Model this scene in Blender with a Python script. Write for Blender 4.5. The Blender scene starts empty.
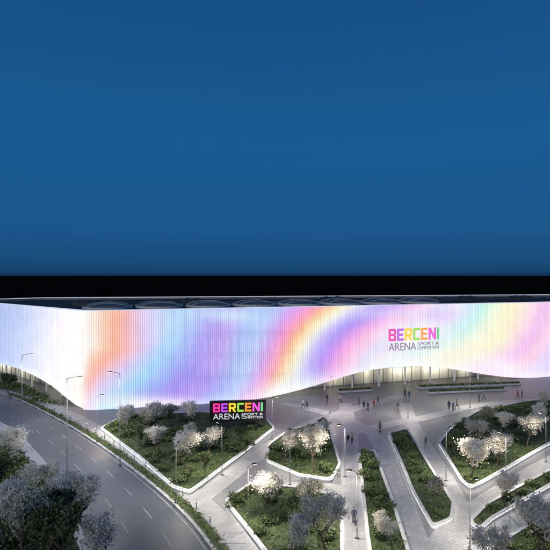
import bpy, bmesh, math, random
from mathutils import Vector, Matrix
random.seed(7)
S = bpy.context.scene
COL = S.collection
H = 24.0; F = 500.0; CX = 275.0; CY = 275.0

def G(px, py):                      # ground point seen at a place of the photograph
    d = H * F / (py - CY)
    return ((px - CX) / F * d, d)
def PXY(x, y, z):
    return (CX + F * x / y, CY + (H - z) * F / y)

def lin(c):
    return tuple(((v / 255.0) / 12.92 if v / 255.0 <= 0.04045 else ((v / 255.0 + 0.055) / 1.055) ** 2.4) for v in c)

# ------------------------------------------------------------------ materials
def newmat(name):
    m = bpy.data.materials.new(name); m.use_nodes = True
    nt = m.node_tree; b = nt.nodes['Principled BSDF']
    return m, nt, b
def N(nt, t, **kw):
    n = nt.nodes.new(t)
    for k, v in kw.items(): setattr(n, k, v)
    return n
def simple(name, col, rough=0.6, metal=0.0, var=0.25, scale=3.0, emit=None, estr=0.0, bump=0.0, spec=None):
    m, nt, b = newmat(name)
    tc = N(nt, 'ShaderNodeTexCoord'); no = N(nt, 'ShaderNodeTexNoise')
    no.inputs['Scale'].default_value = scale; no.inputs['Detail'].default_value = 6
    nt.links.new(tc.outputs['Object'], no.inputs['Vector'])
    r = N(nt, 'ShaderNodeValToRGB')
    r.color_ramp.elements[0].position = 0.3; r.color_ramp.elements[1].position = 0.7
    r.color_ramp.elements[0].color = tuple(c * (1 - var) for c in col) + (1,)
    r.color_ramp.elements[1].color = tuple(min(1, c * (1 + var)) for c in col) + (1,)
    nt.links.new(no.outputs['Fac'], r.inputs['Fac']); nt.links.new(r.outputs['Color'], b.inputs['Base Color'])
    b.inputs['Roughness'].default_value = rough; b.inputs['Metallic'].default_value = metal
    if spec is not None: b.inputs['Specular IOR Level'].default_value = spec
    if bump:
        bu = N(nt, 'ShaderNodeBump'); bu.inputs['Strength'].default_value = bump
        nt.links.new(no.outputs['Fac'], bu.inputs['Height']); nt.links.new(bu.outputs['Normal'], b.inputs['Normal'])
    if emit:
        b.inputs['Emission Color'].default_value = tuple(emit) + (1,); b.inputs['Emission Strength'].default_value = estr
        m.cycles.emission_sampling = 'NONE'
    return m

def paving(name, c1, c2, cm, scale, bw=0.6, rh=0.3, rot=0.0):
    m, nt, b = newmat(name)
    tc = N(nt, 'ShaderNodeTexCoord'); mp = N(nt, 'ShaderNodeMapping'); mp.inputs['Rotation'].default_value = (0, 0, rot)
    br = N(nt, 'ShaderNodeTexBrick'); br.inputs['Scale'].default_value = scale
    br.inputs['Color1'].default_value = c1 + (1,); br.inputs['Color2'].default_value = c2 + (1,); br.inputs['Mortar'].default_value = cm + (1,)
    br.inputs['Brick Width'].default_value = bw; br.inputs['Row Height'].default_value = rh; br.inputs['Mortar Size'].default_value = 0.014
    nt.links.new(tc.outputs['Object'], mp.inputs['Vector']); nt.links.new(mp.outputs['Vector'], br.inputs['Vector'])
    no = N(nt, 'ShaderNodeTexNoise'); no.inputs['Scale'].default_value = 0.16; no.inputs['Detail'].default_value = 8; no.inputs['Roughness'].default_value = 0.65
    nt.links.new(tc.outputs['Object'], no.inputs['Vector'])
    mr = N(nt, 'ShaderNodeMapRange'); mr.inputs['From Min'].default_value = 0.3; mr.inputs['From Max'].default_value = 0.7
    mr.inputs['To Min'].default_value = 0.62; mr.inputs['To Max'].default_value = 1.15
    nt.links.new(no.outputs['Fac'], mr.inputs['Value'])
    mx = N(nt, 'ShaderNodeMix', data_type='RGBA', blend_type='MULTIPLY'); mx.inputs['Factor'].default_value = 1
    nt.links.new(br.outputs['Color'], mx.inputs['A']); nt.links.new(mr.outputs['Result'], mx.inputs['B'])
    nt.links.new(mx.outputs['Result'], b.inputs['Base Color'])
    r2 = N(nt, 'ShaderNodeMapRange'); r2.inputs['To Min'].default_value = 0.28; r2.inputs['To Max'].default_value = 0.6
    nt.links.new(no.outputs['Fac'], r2.inputs['Value']); nt.links.new(r2.outputs['Result'], b.inputs['Roughness'])
    return m

def asphalt(name, col):
    m, nt, b = newmat(name)
    tc = N(nt, 'ShaderNodeTexCoord')
    n1 = N(nt, 'ShaderNodeTexNoise'); n1.inputs['Scale'].default_value = 0.12; n1.inputs['Detail'].default_value = 8
    n2 = N(nt, 'ShaderNodeTexNoise'); n2.inputs['Scale'].default_value = 9; n2.inputs['Detail'].default_value = 4
    for n in (n1, n2): nt.links.new(tc.outputs['Object'], n.inputs['Vector'])
    a = N(nt, 'ShaderNodeMath', operation='ADD'); nt.links.new(n1.outputs['Fac'], a.inputs[0]); nt.links.new(n2.outputs['Fac'], a.inputs[1])
    mr = N(nt, 'ShaderNodeMapRange'); mr.inputs['From Min'].default_value = 0.7; mr.inputs['From Max'].default_value = 1.3
    mr.inputs['To Min'].default_value = 0.65; mr.inputs['To Max'].default_value = 1.35
    nt.links.new(a.outputs[0], mr.inputs['Value'])
    mx = N(nt, 'ShaderNodeMix', data_type='RGBA', blend_type='MULTIPLY'); mx.inputs['Factor'].default_value = 1
    mx.inputs['A'].default_value = col + (1,); nt.links.new(mr.outputs['Result'], mx.inputs['B'])
    nt.links.new(mx.outputs['Result'], b.inputs['Base Color'])
    r2 = N(nt, 'ShaderNodeMapRange'); r2.inputs['From Min'].default_value = 0.35; r2.inputs['From Max'].default_value = 0.65
    r2.inputs['To Min'].default_value = 0.42; r2.inputs['To Max'].default_value = 0.6
    nt.links.new(n1.outputs['Fac'], r2.inputs['Value']); nt.links.new(r2.outputs['Result'], b.inputs['Roughness'])
    return m

def leafmat(name, dark, light, trans=0.25):
    m, nt, b = newmat(name)
    at = N(nt, 'ShaderNodeAttribute'); at.attribute_name = 'tint'
    oi = N(nt, 'ShaderNodeObjectInfo')
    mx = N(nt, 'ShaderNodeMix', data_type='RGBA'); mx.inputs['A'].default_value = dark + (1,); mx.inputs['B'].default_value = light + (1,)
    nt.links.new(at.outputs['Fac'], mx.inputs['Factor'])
    mr = N(nt, 'ShaderNodeMapRange'); mr.inputs['To Min'].default_value = 0.8; mr.inputs['To Max'].default_value = 1.15
    nt.links.new(oi.outputs['Random'], mr.inputs['Value'])
    m2 = N(nt, 'ShaderNodeMix', data_type='RGBA', blend_type='MULTIPLY'); m2.inputs['Factor'].default_value = 1
    nt.links.new(mx.outputs['Result'], m2.inputs['A']); nt.links.new(mr.outputs['Result'], m2.inputs['B'])
    nt.links.new(m2.outputs['Result'], b.inputs['Base Color']); b.inputs['Roughness'].default_value = 0.65
    tr = N(nt, 'ShaderNodeBsdfTranslucent'); nt.links.new(m2.outputs['Result'], tr.inputs['Color'])
    ms = N(nt, 'ShaderNodeMixShader'); ms.inputs['Fac'].default_value = trans
    out = nt.nodes['Material Output']
    nt.links.new(b.outputs[0], ms.inputs[1]); nt.links.new(tr.outputs[0], ms.inputs[2]); nt.links.new(ms.outputs[0], out.inputs['Surface'])
    return m

M = {}
M['ground'] = simple('dark_ground', (0.006, 0.006, 0.0055), 1.0, scale=0.02, var=0.5, spec=0.0)
M['asphalt'] = asphalt('asphalt', (0.072, 0.081, 0.102))
M['paving'] = paving('plaza_paving', (0.200, 0.205, 0.218), (0.165, 0.170, 0.182), (0.10, 0.10, 0.105), 0.5, rot=0.28)
M['walk'] = paving('pale_paving', (0.37, 0.375, 0.39), (0.31, 0.315, 0.33), (0.19, 0.19, 0.20), 0.8, rot=-0.6)
M['concrete'] = simple('pale_concrete', (0.58, 0.58, 0.585), 0.7, scale=1.2, var=0.15)
M['kerb'] = simple('kerb_stone', (0.40, 0.40, 0.41), 0.75, scale=1.0, var=0.25)
M['soil'] = simple('lawn_soil', (0.048, 0.070, 0.026), 0.95, scale=1.5, var=0.5, bump=0.5)
M['grass'] = leafmat('grass_blades', (0.022, 0.040, 0.016), (0.11, 0.15, 0.056), 0.15)
M['cover'] = leafmat('ground_cover_leaves', (0.028, 0.052, 0.016), (0.19, 0.25, 0.08), 0.15)
M['shrub'] = leafmat('shrub_leaves', (0.016, 0.032, 0.010), (0.19, 0.24, 0.09), 0.2)
M['blossom'] = leafmat('blossom', (0.64, 0.58, 0.50), (0.98, 0.96, 0.89), 0.45)
M['leaf'] = leafmat('green_leaf', (0.026, 0.048, 0.017), (0.19, 0.21, 0.09), 0.25)
M['olive'] = leafmat('silvery_leaf', (0.24, 0.24, 0.16), (0.80, 0.77, 0.64), 0.3)
M['bark'] = simple('bark', (0.075, 0.058, 0.045), 0.9, scale=6, var=0.4, bump=0.4)
M['paint'] = simple('road_paint', (0.30, 0.30, 0.295), 0.6, scale=2.5, var=0.45)
M['steel'] = simple('galvanised_steel', (0.16, 0.165, 0.17), 0.5, 0.6, scale=4, var=0.15)
M['black'] = simple('black_panel', (0.010, 0.010, 0.012), 0.35, scale=2, var=0.2)
M['darkmetal'] = simple('dark_metal', (0.03, 0.032, 0.036), 0.45, 0.5, scale=2, var=0.2)
M['roof'] = simple('roof_membrane', (0.045, 0.048, 0.054), 0.85, scale=0.25, var=0.4, spec=0.1)
M['duct'] = simple('roof_duct', (0.06, 0.066, 0.08), 0.45, 0.3, scale=1.0, var=0.2)
M['dome'] = simple('skylight_panel', (0.085, 0.092, 0.105), 0.55, scale=0.4, var=0.3)
M['white'] = simple('white_coating', (0.7, 0.7, 0.72), 0.5, scale=1, var=0.08)
M['ribwhite'] = simple('pale_roof_rib', (0.48, 0.49, 0.51), 0.5, scale=1, var=0.1)
M['walkway'] = simple('roof_walkway', (0.10, 0.105, 0.115), 0.6, scale=1, var=0.2)
M['soffit'] = simple('soffit_panel', (0.20, 0.20, 0.21), 0.5, scale=1, var=0.2)
M['rim'] = simple('lit_rim', (0.5, 0.5, 0.55), 0.4, scale=1, var=0.05, emit=(0.8, 0.85, 1.0), estr=0.6)
M['lens'] = simple('lamp_lens', (0.8, 0.8, 0.75), 0.3, emit=(1.0, 0.86, 0.66), estr=12.0)
M['strip'] = simple('light_strip', (0.8, 0.8, 0.8), 0.3, emit=(1.0, 0.97, 0.94), estr=2.8)
M['bollard_glow'] = simple('bollard_glow', (0.8, 0.8, 0.8), 0.3, emit=(1.0, 0.9, 0.75), estr=1.5)
M['mullion'] = simple('mullion', (0.06, 0.062, 0.07), 0.4, 0.6, scale=2, var=0.1)

def glass_lit():
    m, nt, b = newmat('lit_glazing')
    b.inputs['Base Color'].default_value = (0.02, 0.025, 0.03, 1); b.inputs['Roughness'].default_value = 0.08
    tc = N(nt, 'ShaderNodeTexCoord'); sp = N(nt, 'ShaderNodeSeparateXYZ'); nt.links.new(tc.outputs['Object'], sp.inputs[0])
    mp = N(nt, 'ShaderNodeMapping'); mp.inputs['Scale'].default_value = (0.17, 0.17, 0.0)
    no = N(nt, 'ShaderNodeTexNoise'); no.inputs['Scale'].default_value = 1.0; no.inputs['Detail'].default_value = 3
    nt.links.new(tc.outputs['Object'], mp.inputs['Vector']); nt.links.new(mp.outputs['Vector'], no.inputs['Vector'])
    mz = N(nt, 'ShaderNodeMapRange'); mz.inputs['From Min'].default_value = 0.2; mz.inputs['From Max'].default_value = 2.6
    mz.inputs['To Min'].default_value = 0.35; mz.inputs['To Max'].default_value = 1.0; nt.links.new(sp.outputs['Z'], mz.inputs['Value'])
    mn = N(nt, 'ShaderNodeMapRange'); mn.inputs['From Min'].default_value = 0.36; mn.inputs['From Max'].default_value = 0.6
    mn.inputs['To Min'].default_value = 0.28; mn.inputs['To Max'].default_value = 1.0; nt.links.new(no.outputs['Fac'], mn.inputs['Value'])
    mu_ = N(nt, 'ShaderNodeMath', operation='MULTIPLY'); nt.links.new(mz.outputs['Result'], mu_.inputs[0]); nt.links.new(mn.outputs['Result'], mu_.inputs[1])
    r = N(nt, 'ShaderNodeValToRGB'); e = r.color_ramp.elements
    e[0].position = 0.08; e[0].color = (0.04, 0.045, 0.05, 1)
    e[1].position = 0.95; e[1].color = (1.0, 0.93, 0.74, 1)
    x = e.new(0.5); x.color = (0.40, 0.37, 0.28, 1)
    nt.links.new(mu_.outputs[0], r.inputs['Fac']); nt.links.new(r.outputs['Color'], b.inputs['Emission Color'])
    b.inputs['Emission Strength'].default_value = 1.35
    m.cycles.emission_sampling = 'NONE'
    return m
M['glass'] = glass_lit()

def led():
    m, nt, b = newmat('led_facade')
    at = N(nt, 'ShaderNodeAttribute'); at.attribute_name = 'led'
    tc = N(nt, 'ShaderNodeTexCoord')
    no = N(nt, 'ShaderNodeTexNoise'); no.inputs['Scale'].default_value = 0.3; no.inputs['Detail'].default_value = 5
    nt.links.new(tc.outputs['Object'], no.inputs['Vector'])
    mr = N(nt, 'ShaderNodeMapRange'); mr.inputs['From Min'].default_value = 0.3; mr.inputs['From Max'].default_value = 0.7
    mr.inputs['To Min'].default_value = 0.96; mr.inputs['To Max'].default_value = 1.07
    nt.links.new(no.outputs['Fac'], mr.inputs['Value'])
    nt.links.new(at.outputs['Color'], b.inputs['Emission Color']); nt.links.new(mr.outputs['Result'], b.inputs['Emission Strength'])
    b.inputs['Base Color'].default_value = (0.03, 0.03, 0.034, 1); b.inputs['Roughness'].default_value = 0.6
    m.cycles.emission_sampling = 'FRONT'
    return m
M['led'] = led()
def glow(name, c, s=1.0):
    return simple(name, tuple(0.2 * v for v in c), 0.4, emit=c, estr=s, var=0.05)

# ------------------------------------------------------------------ mesh builder
class MB:
    def __init__(s): s.v = []; s.f = []; s.mi = []; s.t = []
    def face(s, idx, mi=0, t=0.5): s.f.append(idx); s.mi.append(mi); s.t.append(t)
    def box(s, c, size, rz=0.0, mi=0, taper=1.0):
        x, y, z = (k / 2 for k in size); b = len(s.v); ca, sa = math.cos(rz), math.sin(rz)
        for dz in (-z, z):
            k = taper if dz > 0 else 1
            for dx, dy in ((-x, -y), (x, -y), (x, y), (-x, y)):
                dx *= k; dy *= k
                s.v.append((c[0] + dx * ca - dy * sa, c[1] + dx * sa + dy * ca, c[2] + dz))
        for q in ((3, 2, 1, 0), (4, 5, 6, 7), (0, 1, 5, 4), (1, 2, 6, 5), (2, 3, 7, 6), (3, 0, 4, 7)): s.face([b + i for i in q], mi)
    def tube(s, p0, p1, r0, r1, n=8, cap=True, mi=0):
        p0 = Vector(p0); p1 = Vector(p1); d = (p1 - p0).normalized()
        a = d.orthogonal().normalized(); c = d.cross(a); b = len(s.v)
        for p, r in ((p0, r0), (p1, r1)):
            for i in range(n):
                t = 2 * math.pi * i / n; s.v.append(tuple(p + a * r * math.cos(t) + c * r * math.sin(t)))
        for i in range(n):
            j = (i + 1) % n; s.face([b + i, b + j, b + n + j, b + n + i], mi)
        if cap: s.face([b + i for i in reversed(range(n))], mi); s.face([b + n + i for i in range(n)], mi)
    def path(s, pts, r, n=8):
        for i in range(len(pts) - 1): s.tube(pts[i], pts[i + 1], r[i], r[i + 1], n)
    def lathe(s, prof, c=(0, 0, 0), n=12, mi=0):
        b = len(s.v)
        for r, z in prof:
            for i in range(n):
                t = 2 * math.pi * i / n; s.v.append((c[0] + r * math.cos(t), c[1] + r * math.sin(t), c[2] + z))
        for k in range(len(prof) - 1):
            for i in range(n):
                j = (i + 1) % n; s.face([b + k * n + i, b + k * n + j, b + (k + 1) * n + j, b + (k + 1) * n + i], mi)
        s.face([b + i for i in reversed(range(n))], mi); s.face([b + (len(prof) - 1) * n + i for i in range(n)], mi)
    def prism(s, poly, z0, z1, top=True, bottom=False):
        b = len(s.v); n = len(poly)
        for z in (z0, z1):
            for p in poly: s.v.append((p[0], p[1], z))
        for i in range(n):
            j = (i + 1) % n; s.face([b + i, b + j, b + n + j, b + n + i])
        if top: s.face([b + n + i for i in range(n)])
        if bottom: s.face([b + i for i in reversed(range(n))])
    def ring(s, outer, inner, z0, z1):
        n = len(outer); b = len(s.v)
        for z in (z0, z1):
            for p in outer: s.v.append((p[0], p[1], z))
            for p in inner: s.v.append((p[0], p[1], z))
        for i in range(n):
            j = (i + 1) % n
            o0, o1, i0, i1 = b + i, b + j, b + n + i, b + n + j
            O0, O1, I0, I1 = o0 + 2 * n, o1 + 2 * n, i0 + 2 * n, i1 + 2 * n
            s.face([o0, o1, O1, O0]); s.face([i1, i0, I0, I1]); s.face([O0, O1, I1, I0]); s.face([o1, o0, i0, i1])
    def quad(s, c, ax, ay, t=0.5, mi=0):
        c = Vector(c); b = len(s.v)
        for p in (c - ax - ay, c + ax - ay, c + ax + ay, c - ax + ay): s.v.append(tuple(p))
        s.face([b, b + 1, b + 2, b + 3], mi, t)
    def mesh(s, name, mats, tint=False, smooth=False):
        me = bpy.data.meshes.new(name); me.from_pydata(s.v, [], s.f); 
        for m in (mats if isinstance(mats, (list, tuple)) else [mats]): me.materials.append(m)
        me.polygons.foreach_set('material_index', s.mi)
        if smooth: me.polygons.foreach_set('use_smooth', [True] * len(s.f))
        if tint:
            a = me.attributes.new('tint', 'FLOAT', 'FACE'); a.data.foreach_set('value', s.t)
        me.update(); return me
    def build(s, name, mats, parent=None, tint=False, smooth=False):
        return link(name, s.mesh(name, mats, tint, smooth), parent)
def link(name, me, parent=None):
    o = bpy.data.objects.new(name, me); COL.objects.link(o); o.parent = parent; return o
def empty(name, loc, rz=0.0):
    o = bpy.data.objects.new(name, None); COL.objects.link(o); o.location = loc; o.rotation_euler = (0, 0, rz); o.empty_display_size = 0.5; return o
def tag(o, label=None, cat=None, group=None, kind=None):
    if label: o['label'] = label
    if cat: o['category'] = cat
    if group: o['group'] = group
    if kind: o['kind'] = kind
    return o
def copy_tree(o, parent=None):
    c = o.copy(); COL.objects.link(c); c.parent = parent
    for ch in list(o.children): copy_tree(ch, c)
    return c
def rquat():
    return Vector((random.gauss(0, 1), random.gauss(0, 1), random.gauss(0, 1))).normalized()
def chaikin(p, it=2, closed=True):
    for _ in range(it):
        q = []
        n = len(p)
        for i in range(n if closed else n - 1):
            a = p[i]; b = p[(i + 1) % n]
            q.append((a[0] * .75 + b[0] * .25, a[1] * .75 + b[1] * .25)); q.append((a[0] * .25 + b[0] * .75, a[1] * .25 + b[1] * .75))
        if not closed: q = [p[0]] + q + [p[-1]]
        p = q
    return p
def softcorners(p, r=1.0):
    out = []; n = len(p)
    for i in range(n):
        a = Vector(p[i - 1]); b = Vector(p[i]); c = Vector(p[(i + 1) % n])
        ra = min(r, (a - b).length * .4); rc = min(r, (c - b).length * .4)
        s = b + (a - b).normalized() * ra; e = b + (c - b).normalized() * rc
        for k in range(5):
            t = k / 4; out.append(tuple(s * (1 - t) ** 2 + b * 2 * t * (1 - t) + e * t * t))
    return out
def area(p): return 0.5 * sum(p[i][0] * p[(i + 1) % len(p)][1] - p[(i + 1) % len(p)][0] * p[i][1] for i in range(len(p)))
def inset(p, d):                     # CCW polygon, positive d goes in
    n = len(p); out = []
    for i in range(n):
        a = Vector(p[i - 1]); b = Vector(p[i]); c = Vector(p[(i + 1) % n])
        e1 = (b - a).normalized(); e2 = (c - b).normalized()
        n1 = Vector((-e1.y, e1.x)); n2 = Vector((-e2.y, e2.x)); m = (n1 + n2)
        m = m / max(0.2, m.dot(n1))
        if m.length > 3.2: m = m.normalized() * 3.2
        out.append(tuple(b + m * d))
    return out
def inside(p, x, y):
    r = False; n = len(p)
    for i in range(n):
        x1, y1 = p[i]; x2, y2 = p[(i + 1) % n]
        if (y1 > y) != (y2 > y) and x < (x2 - x1) * (y - y1) / (y2 - y1) + x1: r = not r
    return r
def edist(p, x, y):
    best = 1e9; q = Vector((x, y))
    for i in range(len(p)):
        a = Vector(p[i]); b = Vector(p[(i + 1) % len(p)]); d = b - a
        t = max(0, min(1, (q - a).dot(d) / max(1e-9, d.length_squared))); best = min(best, (q - a - d * t).length)
    return best
def resample(p, step):
    out = [p[0]]; acc = 0
    for i in range(len(p) - 1):
        a = Vector(p[i]); b = Vector(p[i + 1]); L = (b - a).length
        d = step - acc
        while d <= L:
            out.append(tuple(a.lerp(b, d / L))); d += step
        acc = L - (d - step)
    return out

# ------------------------------------------------------------------ camera, sky, sun
cam_d = bpy.data.cameras.new('camera'); cam = bpy.data.objects.new('camera', cam_d); COL.objects.link(cam)
cam.location = (0, 0, H); cam.rotation_euler = (math.radians(90), 0, 0)
cam_d.sensor_width = 36; cam_d.lens = 36 * F / 550.0; cam_d.clip_end = 20000; cam_d.clip_start = 0.5
S.camera = cam
S.view_settings.view_transform = 'Standard'; S.view_settings.look = 'None'; S.view_settings.exposure = 0

w = bpy.data.worlds.new('World'); S.world = w; w.use_nodes = True
nt = w.node_tree; bg = nt.nodes['Background']
tc = N(nt, 'ShaderNodeTexCoord'); sp = N(nt, 'ShaderNodeSeparateXYZ'); nt.links.new(tc.outputs['Generated'], sp.inputs[0])
rp = N(nt, 'ShaderNodeValToRGB'); e = rp.color_ramp.elements
e[0].position = 0.0; e[0].color = lin((14, 50, 82)) + (1,)
e[1].position = 1.0; e[1].color = lin((20, 74, 126)) + (1,)
for p_, c_ in ((0.006, (18, 66, 108)), (0.03, (21, 76, 124)), (0.09, (24, 86, 140)), (0.25, (24, 90, 147)), (0.45, (22, 80, 134))):
    q = e.new(p_); q.color = lin(c_) + (1,)
nt.links.new(sp.outputs['Z'], rp.inputs['Fac'])
nt.links.new(rp.outputs['Color'], bg.inputs['Color']); bg.inputs['Strength'].default_value = 1.0
sky = N(nt, 'ShaderNodeTexSky', sky_type='NISHITA'); sky.sun_disc = False
sky.sun_elevation = math.radians(3); sky.sun_rotation = math.radians(215)
bg2 = N(nt, 'ShaderNodeBackground'); bg2.inputs['Strength'].default_value = 0.001
nt.links.new(sky.outputs['Color'], bg2.inputs['Color'])
ad = N(nt, 'ShaderNodeAddShader'); nt.links.new(bg.outputs[0], ad.inputs[0]); nt.links.new(bg2.outputs[0], ad.inputs[1])
nt.links.new(ad.outputs[0], nt.nodes['World Output'].inputs['Surface'])
sd = bpy.data.lights.new('sun', 'SUN'); sd.energy = 0.95; sd.angle = math.radians(30); sd.color = (1.0, 0.95, 0.87)
so = bpy.data.objects.new('sun', sd); COL.objects.link(so)
so.rotation_euler = Vector((0.40, 0.84, -0.36)).to_track_quat('-Z', 'Y').to_euler()

# ------------------------------------------------------------------ ground, roads, pavements
g = MB(); g.v = [(-9000, -300, 0), (9000, -300, 0), (9000, 15000, 0), (-9000, 15000, 0)]; g.face([0, 1, 2, 3])
tag(g.build('ground', M['ground']), kind='structure')
def sheet(name, poly, z, mat, kind='structure'):
    p = poly if area(poly) > 0 else poly[::-1]
    b = MB(); b.v = [(x, y, z) for x, y in p]; b.face(list(range(len(p))))
    o = b.build(name, mat); bm = bmesh.new(); bm.from_mesh(o.data); bmesh.ops.triangulate(bm, faces=bm.faces[:]); bm.to_mesh(o.data); bm.free()
    return tag(o, kind=kind)
def slab(name, poly, z0, z1, mat):
    p = poly if area(poly) > 0 else poly[::-1]
    b = MB(); b.prism(p, z0, z1)
    o = b.build(name, mat); bm = bmesh.new(); bm.from_mesh(o.data); bmesh.ops.triangulate(bm, faces=[f for f in bm.faces if len(f.verts) > 4]); bm.to_mesh(o.data); bm.free()
    return tag(o, kind='structure')
RR = chaikin([G(*p) for p in [(-160, 362), (-30, 386), (10, 396), (45, 413), (80, 433), (115, 457), (150, 484), (180, 511), (210, 546), (228, 580), (245, 640)]], 2, False)
RL = chaikin([G(*p) for p in [(-260, 375), (-60, 402), (0, 420), (28, 443), (53, 472), (76, 508), (96, 552), (104, 580), (116, 640)]], 2, False)
sheet('road', RL + RR[::-1], 0.006, M['asphalt'])
PZ = 0.13
plaza = RR + [(150, 32), (150, 175), (-120, 175)]
slab('plaza_pavement', plaza, -0.2, PZ, M['paving'])
slab('verge_pavement', RL + [(-40, 20), (-260, 20), (-260, 100)], -0.2, PZ, M['walk'])

def strip(line, w, z0, z1, mb, side=1):
    n = len(line)
    ins = []
    for i in range(n):
        a = Vector(line[max(0, i - 1)]); b = Vector(line[min(n - 1, i + 1)]); d = (b - a).normalized()
        nn = Vector((-d.y, d.x)) * side; ins.append(tuple(Vector(line[i]) + nn * w))
    b0 = len(mb.v)
    for i in range(n):
        for p in (line[i], ins[i]):
            for z in (z0, z1): mb.v.append((p[0], p[1], z))
    for i in range(n - 1):
        k = b0 + 4 * i
        mb.face([k + 1, k + 5, k + 7, k + 3]); mb.face([k, k + 4, k + 5, k + 1]); mb.face([k + 2, k + 3, k + 7, k + 6])
    return ins
for nm, ln, sd_ in (('road_kerb', RR, 1), ('verge_kerb', RL, -1)):
    k = MB(); strip(resample(ln, 2.0), 0.3, -0.1, PZ + 0.035, k, sd_); tag(k.build(nm, M['kerb']), kind='structure')
k = MB(); rr = resample(RR, 2.0); off = strip(rr, 1.5, 0, 0.01, MB(), 1)
strip(off, 2.3, PZ - .05, PZ + 0.006, k, 1); tag(k.build('sidewalk', M['walk']), kind='structure')
PATHS = [[(200, 500), (262, 452), (300, 428), (345, 412), (402, 396)],
         [(282, 404), (330, 414), (360, 426), (380, 440), (406, 510), (432, 600)],
         [(345, 404), (350, 428), (350, 460), (354, 520), (360, 600)],
         [(560, 400), (480, 404), (430, 418), (395, 424), (352, 433)],
         [(404, 404), (412, 428), (442, 475), (466, 522), (452, 600)],
         [(232, 545), (240, 496), (300, 486), (350, 492)],
         [(430, 560), (458, 522), (506, 490), (560, 457), (640, 430)],
         [(440, 600), (476, 546), (556, 500), (640, 462)]]
for i, pp in enumerate(PATHS):
    k = MB(); line = resample(chaikin([G(*p) for p in pp], 2, False), 1.0)
    left = strip(line, 1.2, 0, 0.01, MB(), 1); strip(left, 2.4, PZ - .04, PZ + 0.006 + 0.004 * (i + 1), k, -1)
    tag(k.build('paved_path', M['walk']), kind='structure')

def mid(a, b, t):
    n = 60; A = resample(a, 0.5); B = resample(b, 0.5); out = []
    for i in range(n):
        p = Vector(A[int(i / (n - 1) * (len(A) - 1))]); q = Vector(B[int(i / (n - 1) * (len(B) - 1))]); out.append(tuple(p.lerp(q, t)))
    return out
mk = MB()
def dashes(line, on, gap, w, z):
    L = resample(line, 0.5); i = 0; a = int(on / 0.5); b = int(gap / 0.5)
    while i + a < len(L):
        strip(L[i:i + a + 1], w, z - 0.003, z, mk, 1); i += a + b
dashes(mid(RL, RR, 0.36), 2.5, 3.5, 0.10, 0.012)
dashes(mid(RL, RR, 0.67), 2.5, 3.5, 0.10, 0.012)
strip(mid(RL, RR, 0.95), 0.10, 0.008, 0.012, mk, 1)
tag(mk.build('lane_markings', M['paint']), kind='structure')

# ------------------------------------------------------------------ arena building
ZT = 17.6
P0 = (-79.5, 126.0); C0 = (-33.4, 88.6); R0 = (116.0, 132.7); B0 = (116.0, 166.0); BL0 = (-66.0, 140.0)
def rounded(poly, rad, n=10):
    out = []; m = len(poly)
    for i in range(m):
        a = Vector(poly[i - 1]); b = Vector(poly[i]); c = Vector(poly[(i + 1) % m])
        u = (a - b).normalized(); v = (c - b).normalized(); ang = u.angle(v); d = rad[i] / math.tan(ang / 2)
        p = b + u * d; q = b + v * d
        ctr = b + (u + v).normalized() * (rad[i] / math.sin(ang / 2))
        a0 = math.atan2(p.y - ctr.y, p.x - ctr.x); a1 = math.atan2(q.y - ctr.y, q.x - ctr.x)
        while a1 < a0: a1 += 2 * math.pi
        if a1 - a0 > math.pi: a1 -= 2 * math.pi
        for k in range(n + 1):
            t = a0 + (a1 - a0) * k / n; out.append((ctr.x + rad[i] * math.cos(t), ctr.y + rad[i] * math.sin(t)))
    return out
PER = rounded([P0, C0, R0, B0, BL0], [3, 4, 8, 8, 8])
arena = empty('arena_building', (20, 120, 0))
tag(arena, 'huge low ice arena wrapped in glowing pastel ribbed light facade', 'building')
AO = Vector((20, 120, 0))
def apart(mb, name, mats, smooth=False, parent=arena):
    mb.v = [(x - AO.x, y - AO.y, z) for x, y, z in mb.v]
    return mb.build(name, mats, parent, smooth=smooth)
def lerp_tab(tab, x):
    if x <= tab[0][0]: return tab[0][1]
    for (a, b), (c, d) in zip(tab, tab[1:]):
        if x <= c: return b + (d - b) * (x - a) / (c - a)
    return tab[-1][1]
TL = [(-60, 3.8), (-10, 4.3), (18, 4.3), (34, 3.7), (51, 2.7), (65, 1.3), (76, 0.35), (84, 0.12)]
TF = [(84, 0.12), (255, 0.12), (270, 0.35), (285, 0.75), (300, 1.25), (315, 1.85), (330, 2.55), (345, 3.25), (360, 3.85), (375, 4.25), (392, 4.45), (412, 4.45), (430, 4.15), (445, 3.65), (460, 2.95), (475, 2.15), (490, 1.4), (505, 0.75), (520, 0.3), (530, 0.12), (900, 0.12)]
STOPS = [(-60, (160, 178, 222)), (0, (176, 194, 234)), (20, (196, 208, 244)), (40, (228, 232, 252)), (58, (250, 246, 254)), (74, (255, 248, 246)), (86, (255, 228, 212)), (98, (255, 178, 138)), (110, (248, 192, 200)), (124, (216, 210, 254)), (146, (170, 216, 252)),
         (171, (164, 184, 251)), (193, (164, 146, 246)), (214, (190, 152, 242)), (234, (162, 190, 253)), (250, (182, 206, 255)), (264, (210, 164, 244)), (279, (252, 158, 208)), (292, (255, 178, 146)), (304, (255, 228, 178)), (316, (246, 248, 228)),
         (331, (200, 190, 254)), (347, (174, 144, 245)), (363, (244, 166, 228)), (378, (255, 208, 234)), (396, (220, 222, 255)), (415, (240, 230, 252)), (434, (208, 236, 250)), (450, (186, 242, 228)), (466, (244, 250, 220)), (482, (255, 242, 198)), (498, (255, 224, 226)), (516, (238, 186, 238)), (536, (252, 206, 230)), (560, (224, 214, 250)), (900, (220, 200, 250))]
STL = [(a, lin(c)) for a, c in STOPS]
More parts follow.
